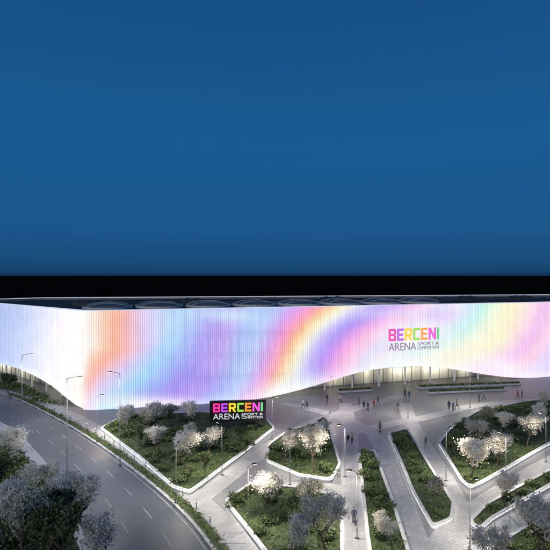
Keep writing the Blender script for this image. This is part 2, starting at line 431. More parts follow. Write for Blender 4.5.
def ramp(t):
    if t <= STL[0][0]: return list(STL[0][1])
    for (a, c), (b, d) in zip(STL, STL[1:]):
        if t <= b:
            k = (t - a) / (b - a); k = k * k * (3 - 2 * k)
            return [x + (y - x) * k for x, y in zip(c, d)]
    return list(STL[-1][1])
BL = [(150, 404, 60, 8, 4, (254, 250, 255), .75), (292, 388, 44, 10, -14, (240, 246, 255), .8), (205, 380, 26, 14, 20, (156, 150, 246), .5),
      (78, 345, 9, 70, 0, (255, 255, 255), .8), (230, 315, 30, 7, 3, (204, 234, 254), .8), (405, 360, 34, 9, 0, (254, 248, 255), .75),
      (415, 336, 33, 12, 0, (246, 240, 252), .88), (405, 313, 50, 5, -2, (226, 224, 255), .5), (440, 316, 22, 7, 0, (218, 184, 250), .5), (500, 366, 30, 9, 8, (255, 250, 255), .7)]
WH = lin((250, 248, 255))
def ledcol(px, py, z, v):
    front = px > 84
    sh = 70 if front else 14
    t = px - sh * (v - 0.5) + (11 * math.sin(px * 0.019 + v * 3.0) + 4 * math.sin(px * .05 - v * 4) if px > 96 else 0)
    if front: t = max(t, 76 + (px - 84) * 0.75)
    c = [0, 0, 0]
    for dt, wt in ((-8, .16), (-4, .2), (0, .28), (4, .2), (8, .16)):           # soft blends
        r = ramp(t + dt)
        for i in range(3): c[i] += r[i] * wt
    wash = (0.06 + 0.10 * math.sin(px * .031 + 1.5 * v) + (0.08 if px > 385 else 0)) if front else 0
    c = [x + (w_ - x) * max(0, wash) for x, w_ in zip(c, WH)]
    for cx, cy, rx, ry, an, colr, wt in BL:
        a = math.radians(an); dx, dy = px - cx, py - cy
        x = dx * math.cos(a) + dy * math.sin(a); y = -dx * math.sin(a) + dy * math.cos(a)
        q = (x / rx) ** 2 + (y / ry) ** 2
        if q < 6:
            k = wt * math.exp(-q); L = lin(colr)
            for i in range(3): c[i] += (L[i] - c[i]) * k
    f = math.exp(-((px - 235) / 60) ** 4)          # storeys and windows showing faintly through the screen
    if f > .02:
        for zz in (4.6, 8.6, 12.6): c = [q * (1 - .17 * f * math.exp(-((z - zz) / 0.4) ** 2)) for q in c]
        if any(a_ < z < a_ + 2.3 for a_ in (5.4, 9.4)) and math.sin(px * .85) > .1: c = [q * (1 - .10 * f) for q in c]
    return c
def walk(per, step):
    pts = per + [per[0]]; res = []; s = 0; nxt = 0
    for i in range(len(pts) - 1):
        a = Vector(pts[i]); b = Vector(pts[i + 1]); L = (b - a).length
        if L < 1e-6: continue
        d = (b - a) / L; nrm = Vector((d.y, -d.x))
        while nxt <= s + L:
            res.append((a + d * (nxt - s), nrm)); nxt += step
        s += L
    return res
PITCH = 0.40; SUB = 12
fine = walk(PER, PITCH / SUB)
ROWS = 26
fm = MB(); cols = []; colidx = []
pattern = [(0, 0.0, 1.0), (7, 0.0, 1.0), (8, -0.13, 0.71), (11, -0.13, 0.71)]  # grooves between fins dimmed in the emission colour, standing in for shading
for base in range(0, len(fine) - SUB, SUB):
    for k, o_, br in pattern:
        p, nrm = fine[base + k]
        px, py = PXY(p.x, p.y, 0)
        front = (nrm.y < -0.15)
        leftside = front and nrm.x < -0.35
        if not front: zb = 0.12
        else: zb = lerp_tab(TL if leftside else TF, px)
        jit = 0.97 + 0.03 * math.sin(base * 12.9898)
        colm = []
        for r in range(ROWS + 1):
            v = r / ROWS; z = zb + (ZT - zb) * v
            flare = 0
            if front and not leftside:
                flare = 1.9 * (1 - v) ** 2.2 * max(0, 1 - abs(px - 200) / 160)
            q = p + nrm * (o_ + flare)
            fm.v.append((q.x, q.y, z))
            ppx, ppy = PXY(q.x, q.y, z)
            c = ledcol(ppx, ppy, z, v) if (front and -60 < px < 640) else list(WH)
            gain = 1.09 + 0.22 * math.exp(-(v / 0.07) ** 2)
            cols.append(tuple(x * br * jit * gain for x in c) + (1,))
            colm.append(len(fm.v) - 1)
        colidx.append(colm)
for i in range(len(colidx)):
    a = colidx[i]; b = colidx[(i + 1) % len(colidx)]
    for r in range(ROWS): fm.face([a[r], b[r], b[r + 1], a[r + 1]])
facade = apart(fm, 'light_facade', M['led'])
ca = facade.data.color_attributes.new('led', 'FLOAT_COLOR', 'POINT')
ca.data.foreach_set('color', [x for c in cols for x in c])
INN = inset(PER, 0.7)
lin_ = MB(); lin_.ring(inset(PER, 0.30), INN, 5.4, ZT - 0.03); apart(lin_, 'shell_lining', M['soffit'])
rimm = MB(); rimm.ring(inset(PER, -0.05), inset(PER, 0.75), ZT - 0.02, ZT + 0.10); apart(rimm, 'parapet_rim', M['rim'])
RZ = ZT - 0.55
rf = MB(); ip = inset(PER, 0.72); rf.prism(ip, RZ - .5, RZ, bottom=True); apart(rf, 'roof', M['roof'])
sf = MB(); ip2 = inset(PER, 0.72); sf.prism(ip2, 5.3, 5.39, bottom=True); apart(sf, 'soffit', M['soffit'])
GL = inset(PER, 5.5)
gm = MB(); gm.prism(GL, 0.13, 5.28, top=False); apart(gm, 'glazing', M['glass'])
for p, nrm in walk(inset(PER, 5.42), 2.4):
    px = PXY(p.x, p.y, 0)[0]
    if nrm.y < -0.1 and (-30 < px < 72 or 280 < px < 520):
        mu = MB(); mu.box((p.x, p.y, 2.7), (0.07, 0.12, 5.1), math.atan2(nrm.x, -nrm.y)); apart(mu, 'mullion', M['mullion'])
tr = MB(); tr.ring(inset(PER, 5.36), inset(PER, 5.46), 3.3, 3.38); apart(tr, 'transom', M['mullion'])
for p, nrm in walk(inset(PER, 2.4), 6.3):
    px = PXY(p.x, p.y, 0)[0]
    if nrm.y < -0.1 and (-20 < px < 68 or 315 < px < 505):
        cm = MB(); cm.lathe([(.26, .13), (.26, .2), (.17, .26), (.15, 5.0), (.22, 5.2), (.22, 5.29)], (p.x, p.y, 0), 14); apart(cm, 'column', M['white'], True)
fd = Vector((R0[0] - C0[0], R0[1] - C0[1])).normalized(); fn = Vector((-fd.y, fd.x))
DH = 1.05
for i in range(8):
    c = Vector(C0) + fd * (3.0 + i * 10.6) + fn * (16.0 + (i % 2) * .4)
    A_, B_ = 4.7, 5.6
    b = MB(); n = 28; rings = 7
    for k in range(rings + 1):
        t = k / rings * math.pi / 2 * .97
        for j in range(n):
            a_ = 2 * math.pi * j / n; q = c + fd * (math.cos(a_) * A_ * math.cos(t)) + fn * (math.sin(a_) * B_ * math.cos(t))
            b.v.append((q.x, q.y, RZ + 0.2 + math.sin(t) * DH))
    for k in range(rings):
        for j in range(n):
            j2 = (j + 1) % n; b.face([k * n + j, k * n + j2, (k + 1) * n + j2, (k + 1) * n + j])
    b.face([rings * n + j for j in range(n)])
    sk = apart(b, 'skylight', M['dome'], True)
    r_ = MB(); ov = lambda s_: [tuple(c + fd * (math.cos(2 * math.pi * j / 28) * (A_ + s_)) + fn * (math.sin(2 * math.pi * j / 28) * (B_ + s_))) for j in range(28)]
    r_.ring(ov(.3), ov(-.02), RZ - .02, RZ + .45); apart(r_, 'skylight_rim', M['ribwhite'], parent=sk)
    for sgn in (-.5, .3):
        ar_ = MB(); pts = []
        for j in range(13):
            a_ = math.pi * j / 12; cx_ = math.cos(a_) * math.sqrt(1 - sgn * sgn)
            q = c + fd * (cx_ * A_) + fn * (sgn * B_); pts.append((q.x, q.y, RZ + .24 + DH * math.sqrt(max(0, 1 - cx_ ** 2 - sgn ** 2))))
        ar_.path(pts, [.06] * 13, 5)
        apart(ar_, 'skylight_bar', M['ribwhite'], parent=sk)
for i, (a_, b_, sx, sy, sz) in enumerate(((-3, 26, 3.5, 2.2, .8), (22, 29, 4, 2.4, 1.0), (112, 20, 5, 3, 1.0), (122, 12, 3, 3, .8), (60, 31, 6, 2.2, .9), (96, 22, 4, 2.6, 1.0), (100, 12, 3, 2, .7))):
    c = Vector(C0) + fd * a_ + fn * b_
    m_ = MB(); rz = math.atan2(fd.y, fd.x)
    m_.box((c.x, c.y, RZ + sz / 2), (sx, sy, sz), rz); m_.box((c.x, c.y, RZ + sz + 0.06), (sx + .2, sy + .2, 0.12), rz)
    for kx in (-0.28, 0.28):
        q = c + fd * (kx * sx); m_.lathe([(0.5, 0), (0.5, 0.2), (0.4, 0.25)], (q.x, q.y, RZ + sz + 0.12), 12)
    apart(m_, 'ventilation_unit', M['duct'])
for a_ in (3.0, 8.5, 28.0):
    bn = MB()
    p = Vector(C0) + fd * 8 + fn * a_; q = Vector(C0) + fd * 140 + fn * a_
    c = (p + q) / 2; bn.box((c.x, c.y, RZ + 0.06), ((q - p).length, 0.6, 0.12), math.atan2(fd.y, fd.x))
    apart(bn, 'roof_walkway', M['walkway'])

# ------------------------------------------------------------------ lettering
FONT = {
 'B': (.8, [[(0, 0), (.7, 0), (.8, .1), (.8, .43), (.73, .5), (.8, .57), (.8, .9), (.7, 1), (0, 1)], [(.22, .18), (.58, .18), (.58, .41), (.22, .41)], [(.22, .59), (.58, .59), (.58, .82), (.22, .82)]]),
 'E': (.74, [[(0, 0), (.74, 0), (.74, .19), (.22, .19), (.22, .405), (.68, .405), (.68, .595), (.22, .595), (.22, .81), (.74, .81), (.74, 1), (0, 1)]]),
 'R': (.82, [[(0, 0), (.22, 0), (.22, .36), (.36, .36), (.57, 0), (.82, 0), (.6, .37), (.72, .39), (.8, .47), (.8, .9), (.7, 1), (0, 1)], [(.22, .54), (.58, .54), (.58, .82), (.22, .82)]]),
 'C': (.78, [[(.1, 0), (.78, 0), (.78, .19), (.22, .19), (.22, .81), (.78, .81), (.78, 1), (.1, 1), (0, .9), (0, .1)]]),
 'N': (.84, [[(0, 0), (.21, 0), (.21, .64), (.61, 0), (.84, 0), (.84, 1), (.63, 1), (.63, .36), (.23, 1), (0, 1)]]),
 'I': (.22, [[(0, 0), (.22, 0), (.22, 1), (0, 1)]]),
}
def curve_mesh(cu):
    to = bpy.data.objects.new('lettering', cu); COL.objects.link(to)
    dg = bpy.context.evaluated_depsgraph_get(); dg.update()
    me = bpy.data.meshes.new_from_object(to.evaluated_get(dg))
    bpy.data.objects.remove(to); bpy.data.curves.remove(cu)
    return me
def fix(me):
    bm = bmesh.new(); bm.from_mesh(me); bmesh.ops.recalc_face_normals(bm, faces=bm.faces[:]); bm.to_mesh(me); bm.free(); return me
def glyphs(txt, sx, sy, depth, gap=.13):
    cu = bpy.data.curves.new('lettering', 'CURVE'); cu.dimensions = '2D'; cu.fill_mode = 'BOTH'; cu.extrude = depth / 2
    x = 0
    for ch in txt:
        wd, loops = FONT[ch]
        for lp in loops:
            s = cu.splines.new('POLY'); s.points.add(len(lp) - 1); s.use_cyclic_u = True
            for q, (a, b) in zip(s.points, lp): q.co = ((x + a) * sx, b * sy, 0, 1)
        x += wd + gap
    me = curve_mesh(cu)
    for v in me.vertices: v.co = (v.co.x, -v.co.z, v.co.y)
    return fix(me)
def text_mesh(txt, width, height, depth):
    cu = bpy.data.curves.new('lettering', 'FONT'); cu.body = txt; cu.extrude = 0.05
    me = curve_mesh(cu)
    xs = [v.co.x for v in me.vertices]; ys = [v.co.y for v in me.vertices]
    x0, x1, y0, y1 = min(xs), max(xs), min(ys), max(ys)
    for v in me.vertices:
        v.co = ((v.co.x - x0) / (x1 - x0) * width, -v.co.z / 0.05 * depth / 2, (v.co.y - y0) / (y1 - y0) * height)
    return fix(me)
LC = [(236, 50, 150), (184, 70, 220), (250, 204, 50), (154, 216, 70), (250, 146, 60), (236, 84, 204), (104, 208, 134)]
LM = [glow('letter_glow', lin(c), 1.15) for c in LC]
LC2 = [(230, 84, 172), (184, 104, 220), (248, 206, 70), (154, 212, 88), (248, 162, 84), (230, 104, 204), (110, 204, 130)]
LS = [glow('soft_letter_glow', lin(c), 1.08) for c in LC2]
WHT = glow('white_letter_glow', (0.62, 0.62, 0.66), 1.0)
GREY = simple('grey_letter', (0.10, 0.095, 0.11), 0.5, emit=(0.25, 0.22, 0.29), estr=1.0)
def setm(me, m): me.materials.clear(); me.materials.append(m); return me
def sign_text(parent, names, width, h1, h2, gap, mat2, mats):
    out = []; word = 'BERCENI'; tot = sum(FONT[c][0] for c in word) + .13 * 6; k = width / tot; x = 0
    for ch, lm in zip(word, mats):
        out.append((link(names[0], setm(glyphs(ch, k, h1, 0.14), lm), parent), x, h2 + gap)); x += (FONT[ch][0] + .13) * k
    out.append((link(names[1], setm(text_mesh('ARENA', width * .54, h2, .1), mat2), parent), 0, 0))
    for t, zz in (('SPORT &', 0.56), ('COMPETITION', 0.0)):
        out.append((link(names[2], setm(text_mesh(t, width * 0.43, h2 * 0.42, 0.10), mat2), parent), width * 0.57, h2 * zz))
    return out
def on_front(px, back):
    t = (px - CX) / F; c = Vector(C0)
    s_ = (t * c.y - c.x) / (fd.x - t * fd.y); p = c + fd * s_ - fn * back
    return p
a = on_front(388, 0.3); b = on_front(438, 0.3)
fa = math.atan2(fd.y, fd.x)
for o, x, z in sign_text(arena, ('sign_letter', 'sign_word', 'sign_small_text'), (b - a).length, 2.6, 1.6, 0.45, GREY, LS):
    p = a + fd * x
    o.location = (p.x - AO.x, p.y - AO.y, 8.0 + z); o.rotation_euler = (0, 0, fa)
c = G(238, 433)
sg = empty('sign_board', (c[0], c[1], PZ), 0.10); tag(sg, 'black rectangular sign board with multicoloured lettering among the hedges', 'sign')
m_ = MB(); m_.box((0, 0, 3.3), (8.5, 0.45, 3.1)); pn = m_.build('panel', M['black'], sg)
m_ = MB(); m_.ring([(-4.33, -.27), (4.33, -.27), (4.33, .27), (-4.33, .27)], [(-4.27, -.2), (4.27, -.2), (4.27, .2), (-4.27, .2)], 1.67, 1.75); m_.build('frame', M['darkmetal'], sg)
for x in (-2.8, 2.8):
    m_ = MB(); m_.box((x, 0, 0.87), (0.3, 0.3, 1.74)); m_.box((x, 0, 0.04), (0.7, 0.6, 0.08)); m_.build('post', M['darkmetal'], sg)
for o, x, z in sign_text(sg, ('letter', 'sign_word', 'small_text'), 7.5, 1.3, 0.85, 0.25, WHT, LM):
    o.location = (-3.75 + x, -0.32, 2.1 + z)

# ------------------------------------------------------------------ planting beds
BEDS = [
 ([(100, 431), (124, 418), (205, 414), (268, 423), (275, 431), (250, 451), (190, 497), (172, 491), (140, 462)], 'long planting bed with trees behind the roadside pavement, left of the plaza', 'long bed', 44),
 ([(268, 448), (287, 434), (328, 422), (341, 468), (332, 484), (298, 479), (266, 464)], 'diamond shaped planting bed in the middle of the plaza paths', 'diamond bed', 14),
 ([(224, 505), (250, 487), (298, 491), (336, 500), (343, 514), (345, 600), (296, 600), (252, 541)], 'planting bed at the bottom centre, below the diamond shaped bed', 'bottom centre bed', 18),
 ([(438, 446), (450, 431), (476, 414), (522, 404), (590, 397), (620, 414), (550, 447), (484, 486), (470, 492), (460, 484)], 'large planting bed right of the bright central path', 'large right bed', 38),
 ([(358, 457), (375, 453), (394, 506), (411, 560), (424, 620), (376, 620), (366, 540)], 'wedge shaped planting bed between the two central paths', 'wedge bed', 10),
 ([(388, 436), (408, 431), (431, 470), (455, 508), (453, 524), (432, 533), (412, 496)], 'slanting planting bed just left of the large right bed', 'slanting bed', 10),
 ([(468, 526), (486, 508), (546, 475), (610, 446), (626, 456), (552, 489), (494, 523), (480, 536)], 'long planted strip slanting below the large right bed', 'slanting strip', 11),
 ([(464, 590), (484, 556), (556, 512), (640, 476), (680, 500), (600, 580), (560, 640), (452, 640)], 'angular planting bed in the lower right corner of the picture', 'lower right bed', 16),
]
def scatter_cover(name, poly, n, z, size, mat, label, cat, hgt=0.5, margin=0.0):
    b = MB(); xs = [p[0] for p in poly]; ys = [p[1] for p in poly]; cl = []
    tries = 0
    while len(cl) < n and tries < n * 30:
        tries += 1
        x = random.uniform(min(xs), max(xs)); y = random.uniform(min(ys), max(ys))
        if inside(poly, x, y) and (margin == 0 or edist(poly, x, y) > margin): cl.append((x, y))
    ph = random.uniform(0, 6)
    for x, y in cl:
        pat = .5 + .5 * math.sin(x * .55 + ph + 1.3 * math.sin(y * .4)) * math.sin(y * .5 + ph * 2)
        hh = hgt * random.uniform(0.3, .8) * (0.3 + 1.0 * pat); t0 = 0.3 + .55 * pat * random.random() + .2 * random.random()
        for _ in range(6):
            d = rquat(); d2 = d.orthogonal().normalized(); d3 = d.cross(d2)
            s_ = size * random.uniform(0.5, 1.2)
            b.quad((x + random.gauss(0, .25), y + random.gauss(0, .25), z + random.uniform(0.02, max(.06, hh))), d2 * s_, d3 * s_ * 0.55, min(1, max(0, t0 + random.gauss(0, .2))))
    o = b.build(name, mat, None, tint=True); return tag(o, label, cat, kind='stuff')
def shrub_mesh(seed):
    rnd = random.Random(seed); b = MB()
    lobes = [(rnd.gauss(0, .35), rnd.gauss(0, .35), rnd.uniform(.2, .5), rnd.uniform(.4, .65)) for _ in range(6)]
    for lx, ly, lz, lr in lobes:
        for _ in range(85):
            d = Vector((rnd.gauss(0, 1), rnd.gauss(0, 1), rnd.gauss(0, 1))).normalized(); r_ = lr * rnd.uniform(.55, 1.08)
            z = lz + d.z * r_ * .9
            if z < 0: continue
            d2 = Vector((rnd.gauss(0, 1), rnd.gauss(0, 1), rnd.gauss(0, 1))).normalized(); d3 = d2.orthogonal().normalized(); d4 = d2.cross(d3); s_ = rnd.uniform(.05, .10)
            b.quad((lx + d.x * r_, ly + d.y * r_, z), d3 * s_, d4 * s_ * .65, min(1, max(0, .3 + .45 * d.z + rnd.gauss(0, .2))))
    st = MB()
    for k in range(5):
        a_ = rnd.uniform(0, 6.28); st.tube((0, 0, -.05), (.3 * math.cos(a_), .3 * math.sin(a_), .45), .025, .012, 5)
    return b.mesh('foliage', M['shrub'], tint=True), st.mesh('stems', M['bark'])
SV = [shrub_mesh(40 + i) for i in range(4)]
def shrubs(poly, n, z, where, margin=1.0, smin=.7, smax=1.35):
    xs = [p[0] for p in poly]; ys = [p[1] for p in poly]; k = 0; tries = 0; done = []
    while k < n and tries < n * 80:
        tries += 1
        x = random.uniform(min(xs), max(xs)); y = random.uniform(min(ys), max(ys))
        if y < 42 or not inside(poly, x, y) or edist(poly, x, y) < margin: continue
        if abs(PXY(x, y, 0)[0] - 275) > 285: continue
        if any((x - a) ** 2 + (y - b) ** 2 < 1.4 for a, b in done): continue
        done.append((x, y)); f, st = SV[random.randrange(4)]
        o = empty('shrub', (x, y, z), random.uniform(0, 6.28)); s_ = random.uniform(smin, smax); o.scale = (s_, s_, s_ * random.uniform(.7, 1.0))
        tag(o, 'rounded green shrub growing in the ' + where, 'shrub', 'shrubs in the ' + where)
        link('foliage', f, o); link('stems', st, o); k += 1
for pp, lab, short, ns in BEDS:
    raw = [G(*p) for p in pp]
    if area(raw) < 0: raw = raw[::-1]
    poly = softcorners(raw, 0.6)
    cx = sum(p[0] for p in poly) / len(poly); cy = sum(p[1] for p in poly) / len(poly)
    root = empty('planting_bed', (cx, cy, PZ)); tag(root, lab, 'planting bed', 'raised planting beds on the plaza')
    rl = [(x - cx, y - cy) for x, y in raw]
    O = lambda d: softcorners(inset(rl, d), 0.6)
    b = MB(); b.ring(O(0.10), O(0.28), -0.05, 0.36); b.ring(O(0), O(0.32), 0.362, 0.45); b.build('edging_wall', M['concrete'], root)
    b = MB(); b.ring(O(0.04), O(0.095), 0.24, 0.345); b.build('light_strip', M['strip'], root)
    b = MB(); b.prism(O(0.26), 0.0, 0.3); so_ = b.build('soil', M['soil'], root)
    ar = area(poly)
    scatter_cover('ground_cover', poly, int(min(1500, ar * 2.4)), PZ + 0.28, 0.10, M['cover'], 'low green ground cover in the ' + short, 'ground cover', 0.35, .45)
    shrubs(poly, ns, PZ + .28, short, .75)
VG = [G(*p) for p in [(-160, 412), (-20, 424), (12, 441), (38, 472), (60, 508), (80, 552), (90, 600), (-40, 600), (-160, 520)]]
if area(VG) < 0: VG = VG[::-1]
sheet('verge_soil', VG, PZ + 0.02, M['soil'])
scatter_cover('verge_plants', VG, 2300, PZ + .02, 0.13, M['grass'], 'dark grass and low plants under the trees left of the road', 'grass', 0.45)
shrubs(VG, 40, PZ + .02, 'verge left of the main road', .5, .8, 1.6)
HL = [G(*p) for p in [(-90, 378), (-30, 384), (14, 392), (40, 404), (62, 406), (20, 385), (-60, 376)]]
if area(HL) < 0: HL = HL[::-1]
scatter_cover('shrub_strip', HL, 420, PZ, 0.22, M['cover'], 'dark shrubs along the foot of the arena at the far left', 'shrubs', 0.9)
rs = [p for p in resample(RR, 1.5) if 40 < p[1] < 100]; r1 = strip(rs, .42, 0, .01, MB(), 1); r2 = strip(rs, 1.35, 0, .01, MB(), 1)
RSP = r1 + r2[::-1]
if area(RSP) < 0: RSP = RSP[::-1]
k = MB(); strip(r1, .9, PZ - .05, PZ + .008, k, 1); tag(k.build('roadside_soil', M['soil']), kind='structure')
scatter_cover('roadside_plants', RSP, 460, PZ, .10, M['cover'], 'narrow green strip of low plants along the main road kerb', 'plants', .5)

# ------------------------------------------------------------------ entrance terraces
for i, (pa, pb, lab) in enumerate((((418, 389), (520, 385), 'long low planter with clipped hedge nearest the arena doors'),
                                   ((428, 394), (505, 390.5), 'second long hedge planter in front of the arena entrance, nearer the plaza'),
                                   ((338, 393), (372, 391), 'short hedge planter at the left end of the entrance arch'))):
    A = Vector(G(*pa)); B = Vector(G(*pb)); c = (A + B) / 2; L = (B - A).length; rz = math.atan2(B.y - A.y, B.x - A.x)
    root = empty('hedge_planter', (c.x, c.y, PZ), rz); tag(root, lab, 'planter', 'hedge planters by the entrance')
    b = MB(); b.box((0, 0, 0.13), (L, 0.8, 0.26)); b.box((0, 0, .285), (L + .1, 0.9, 0.05)); b.build('trough', M['concrete'], root)
    b = MB()
    for _ in range(int(L * 55)):
        d = rquat(); d2 = d.orthogonal().normalized(); d3 = d.cross(d2)
        b.quad((random.uniform(-L / 2 + .1, L / 2 - .1), random.uniform(-.32, .32), 0.32 + random.random() * 0.4), d2 * .11, d3 * .08, random.random() ** 1.3)
    b.build('hedge', M['cover'], root, tint=True)

# ------------------------------------------------------------------ trees
def make_tree(seed, kind):
    rnd = random.Random(seed)
    t = MB(); tips = []
    hgt = {'b': 5.6, 'g': 5.2, 'o': 5.0}[kind]; spread = {'b': 1.12, 'g': 0.95, 'o': 1.1}[kind]
    def branch(p, d, L, r, lev):
        n = 3
        for i in range(n):
            d = (d + Vector((rnd.gauss(0, .13), rnd.gauss(0, .13), rnd.gauss(0.03, .08)))).normalized()
            q = p + d * (L / n); t.tube(p, q, r * (1 - i / n * .45), r * (1 - (i + 1) / n * .45), 6 if lev < 2 else 4, False); p = q
            if lev >= 1 and i >= 1: tips.append((p.copy(), lev))
        r *= .55
        if lev >= 3: tips.append((p, lev)); return
        for _ in range(rnd.choice((2, 3, 3) if lev else (5, 5, 6))):
            az = rnd.uniform(0, 2 * math.pi); tilt = rnd.uniform(.35, .95) if lev else rnd.uniform(.35, 1.05)
            sd_ = Vector((math.cos(az) * math.sin(tilt), math.sin(az) * math.sin(tilt), math.cos(tilt)))
            nd = (d * .55 + sd_ * spread).normalized(); branch(p, nd, L * rnd.uniform(.58, .84), r, lev + 1)
    branch(Vector((0, 0, -0.05)), Vector((rnd.gauss(0, .05), rnd.gauss(0, .05), 1)).normalized(), hgt * .34, 0.12, 0)
    tm = t.mesh('trunk', M['bark'], smooth=True)
    c = MB(); 
    per = {'b': 40, 'g': 30, 'o': 34}[kind]; ls = {'b': .052, 'g': .075, 'o': .058}[kind]
    for p, lev in tips:
        if (lev < 2 and rnd.random() < .6) or rnd.random() < .08: continue
        t0 = rnd.random() * 0.7 + 0.1; sig = rnd.uniform(.10, .34)
        for _ in range(int(per * rnd.uniform(.35, 1.5))):
            q = p + Vector((rnd.gauss(0, sig), rnd.gauss(0, sig), rnd.gauss(0, sig * .8)))
            d = Vector((rnd.gauss(0, 1), rnd.gauss(0, 1), rnd.gauss(0, 1))).normalized(); d2 = d.orthogonal().normalized(); d3 = d.cross(d2)
            s_ = ls * rnd.uniform(.6, 1.5)
            c.quad(q, d2 * s_, d3 * s_ * .75, min(1, max(0, t0 + rnd.gauss(0, .22))))
    cm = c.mesh('crown', M[{'b': 'blossom', 'g': 'leaf', 'o': 'olive'}[kind]], tint=True)
    top = max(v[2] for v in c.v)
    return tm, cm, top
TV = {k: [make_tree(100 + i * 7 + ord(k), k) for i in range(4)] for k in 'bgo'}
NAMES = {'b': 'blossom_tree', 'g': 'green_tree', 'o': 'silver_leaf_tree'}
cnt = 0
def tree(px, py, h, kind, var, label, group=None, z=PZ):
    global cnt; cnt += 1
    x, y = G(px, py); tm, cm, top = TV[kind][(var + cnt) % 4]
    o = empty(NAMES[kind], (x, y, z), random.uniform(0, 6.28)); s_ = h / top; k = random.uniform(.95, 1.15); o.scale = (s_ * k, s_ * k, s_)
    tag(o, label, 'tree', group); link('trunk', tm, o); link('crown', cm, o)
T = [
 (14, 474, 5.8, 'b', 0, 'pale leafy tree left of the road, topmost at the left picture edge'),
 (-4, 516, 6.0, 'g', 1, 'dark tree cut by the left picture edge, halfway down the verge'),
 (70, 545, 6.4, 'b', 0, 'large pale blossoming tree on the verge closest to the road'),
 (22, 575, 6.6, 'o', 1, 'silvery tree in the lower left corner of the picture'),
 (38, 518, 5.4, 'b', 2, 'pale blossoming tree in the middle of the verge between green trees'),
 (96, 592, 5.4, 'b', 2, 'white flowering tree at the bottom edge beside the road kerb'),
 (58, 585, 6.2, 'g', 0, 'dark green tree at the bottom edge on the verge'),
 (6, 548, 6.2, 'b', 1, 'pale blossoming tree low at the left picture edge'),
 (48, 556, 5.6, 'g', 2, 'dark green tree inside the cluster at the lower left'),
 (124, 440, 4.8, 'b', 1, 'white blossoming tree at the left tip of the long planting bed'),
 (152, 438, 5.2, 'b', 2, 'second white tree from the left tip of the long planting bed'),
 (160, 458, 4.4, 'b', 0, 'white blossoming tree near the roadside edge of the long bed'),
 (186, 474, 5.2, 'b', 0, 'pale flowering tree at the lower tip of the long planting bed'),
 (188, 432, 4.4, 'b', 1, 'pale flowering tree left of the black sign board'),
 (212, 462, 4.4, 'b', 2, 'small pale flowering tree below the black sign board in the long bed'),
 (240, 450, 3.0, 'g', 2, 'green tree below and right of the black sign board'),
 (170, 430, 3.8, 'o', 0, 'low silvery tree at the back of the long planting bed'),
 (140, 452, 3.4, 'g', 2, 'small green tree below the two white trees of the long bed'),
 (192, 452, 3.6, 'b', 3, 'small white tree in the very middle of the long bed'),
 (205, 480, 3.0, 'g', 0, 'small green tree at the plaza side near the long bed\'s lower tip'),
 (284, 466, 5.0, 'b', 1, 'white flowering tree at the left side of the diamond bed'),
 (314, 476, 5.8, 'b', 0, 'tall white flowering tree at the lower right of the diamond bed'),
 (320, 446, 3.4, 'b', 1, 'small white tree at the top tip of the diamond bed'),
 (268, 522, 4.8, 'b', 1, 'white flowering tree at the left tip of the bottom centre bed'),
 (326, 560, 5.4, 'b', 2, 'pale flowering tree at right of the bottom centre bed'),
 (288, 570, 4.6, 'b', 0, 'pale flowering tree in the middle of the bottom centre bed'),
 (314, 520, 3.8, 'o', 2, 'small silvery tree at the upper edge of the bottom centre bed'),
 (470, 485, 5.8, 'b', 0, 'big white blossoming tree at the lower left tip of the right bed'),
 (496, 472, 5.2, 'b', 1, 'white flowering tree right of the biggest blossoming tree in the right bed'),
 (526, 452, 5.2, 'b', 2, 'pale tree in the right bed near the right picture edge'),
 (508, 440, 4.2, 'b', 1, 'white flowering tree in the middle of the right bed'),
 (545, 438, 4.8, 'b', 2, 'pale flowering tree in the right bed cut by the right picture edge'),
 (478, 452, 4.2, 'b', 2, 'low pale flowering tree in the upper left of the right bed'),
 (548, 418, 4.4, 'b', 0, 'pale flowering tree at the far end of the right bed'),
 (456, 460, 3.2, 'g', 0, 'small green tree at the left edge of the right bed'),
 (490, 430, 3.4, 'o', 2, 'small silvery tree at the upper edge of the right bed'),
 (504, 508, 4.0, 'b', 1, 'pale flowering tree in the slanting planted strip'),
 (392, 556, 3.6, 'b', 0, 'low pale flowering tree in the lower part of the wedge bed'),
 (434, 512, 3.2, 'o', 0, 'low silvery tree in the lower part of the slanting bed'),
 (542, 575, 6.2, 'b', 1, 'large pale blossoming tree in the lower right bed by the picture edge'),
 (492, 590, 4.4, 'b', 2, 'pale flowering tree at the bottom edge in the lower right bed'),
 (10, 398, 5.0, 'g', 1, 'dark tree in front of the arena at the far left'),
]
for t in T: tree(*t[:5], t[5], 'trees planted around the plaza', z=PZ + (0.28 if t[0] > 100 else 0.02))

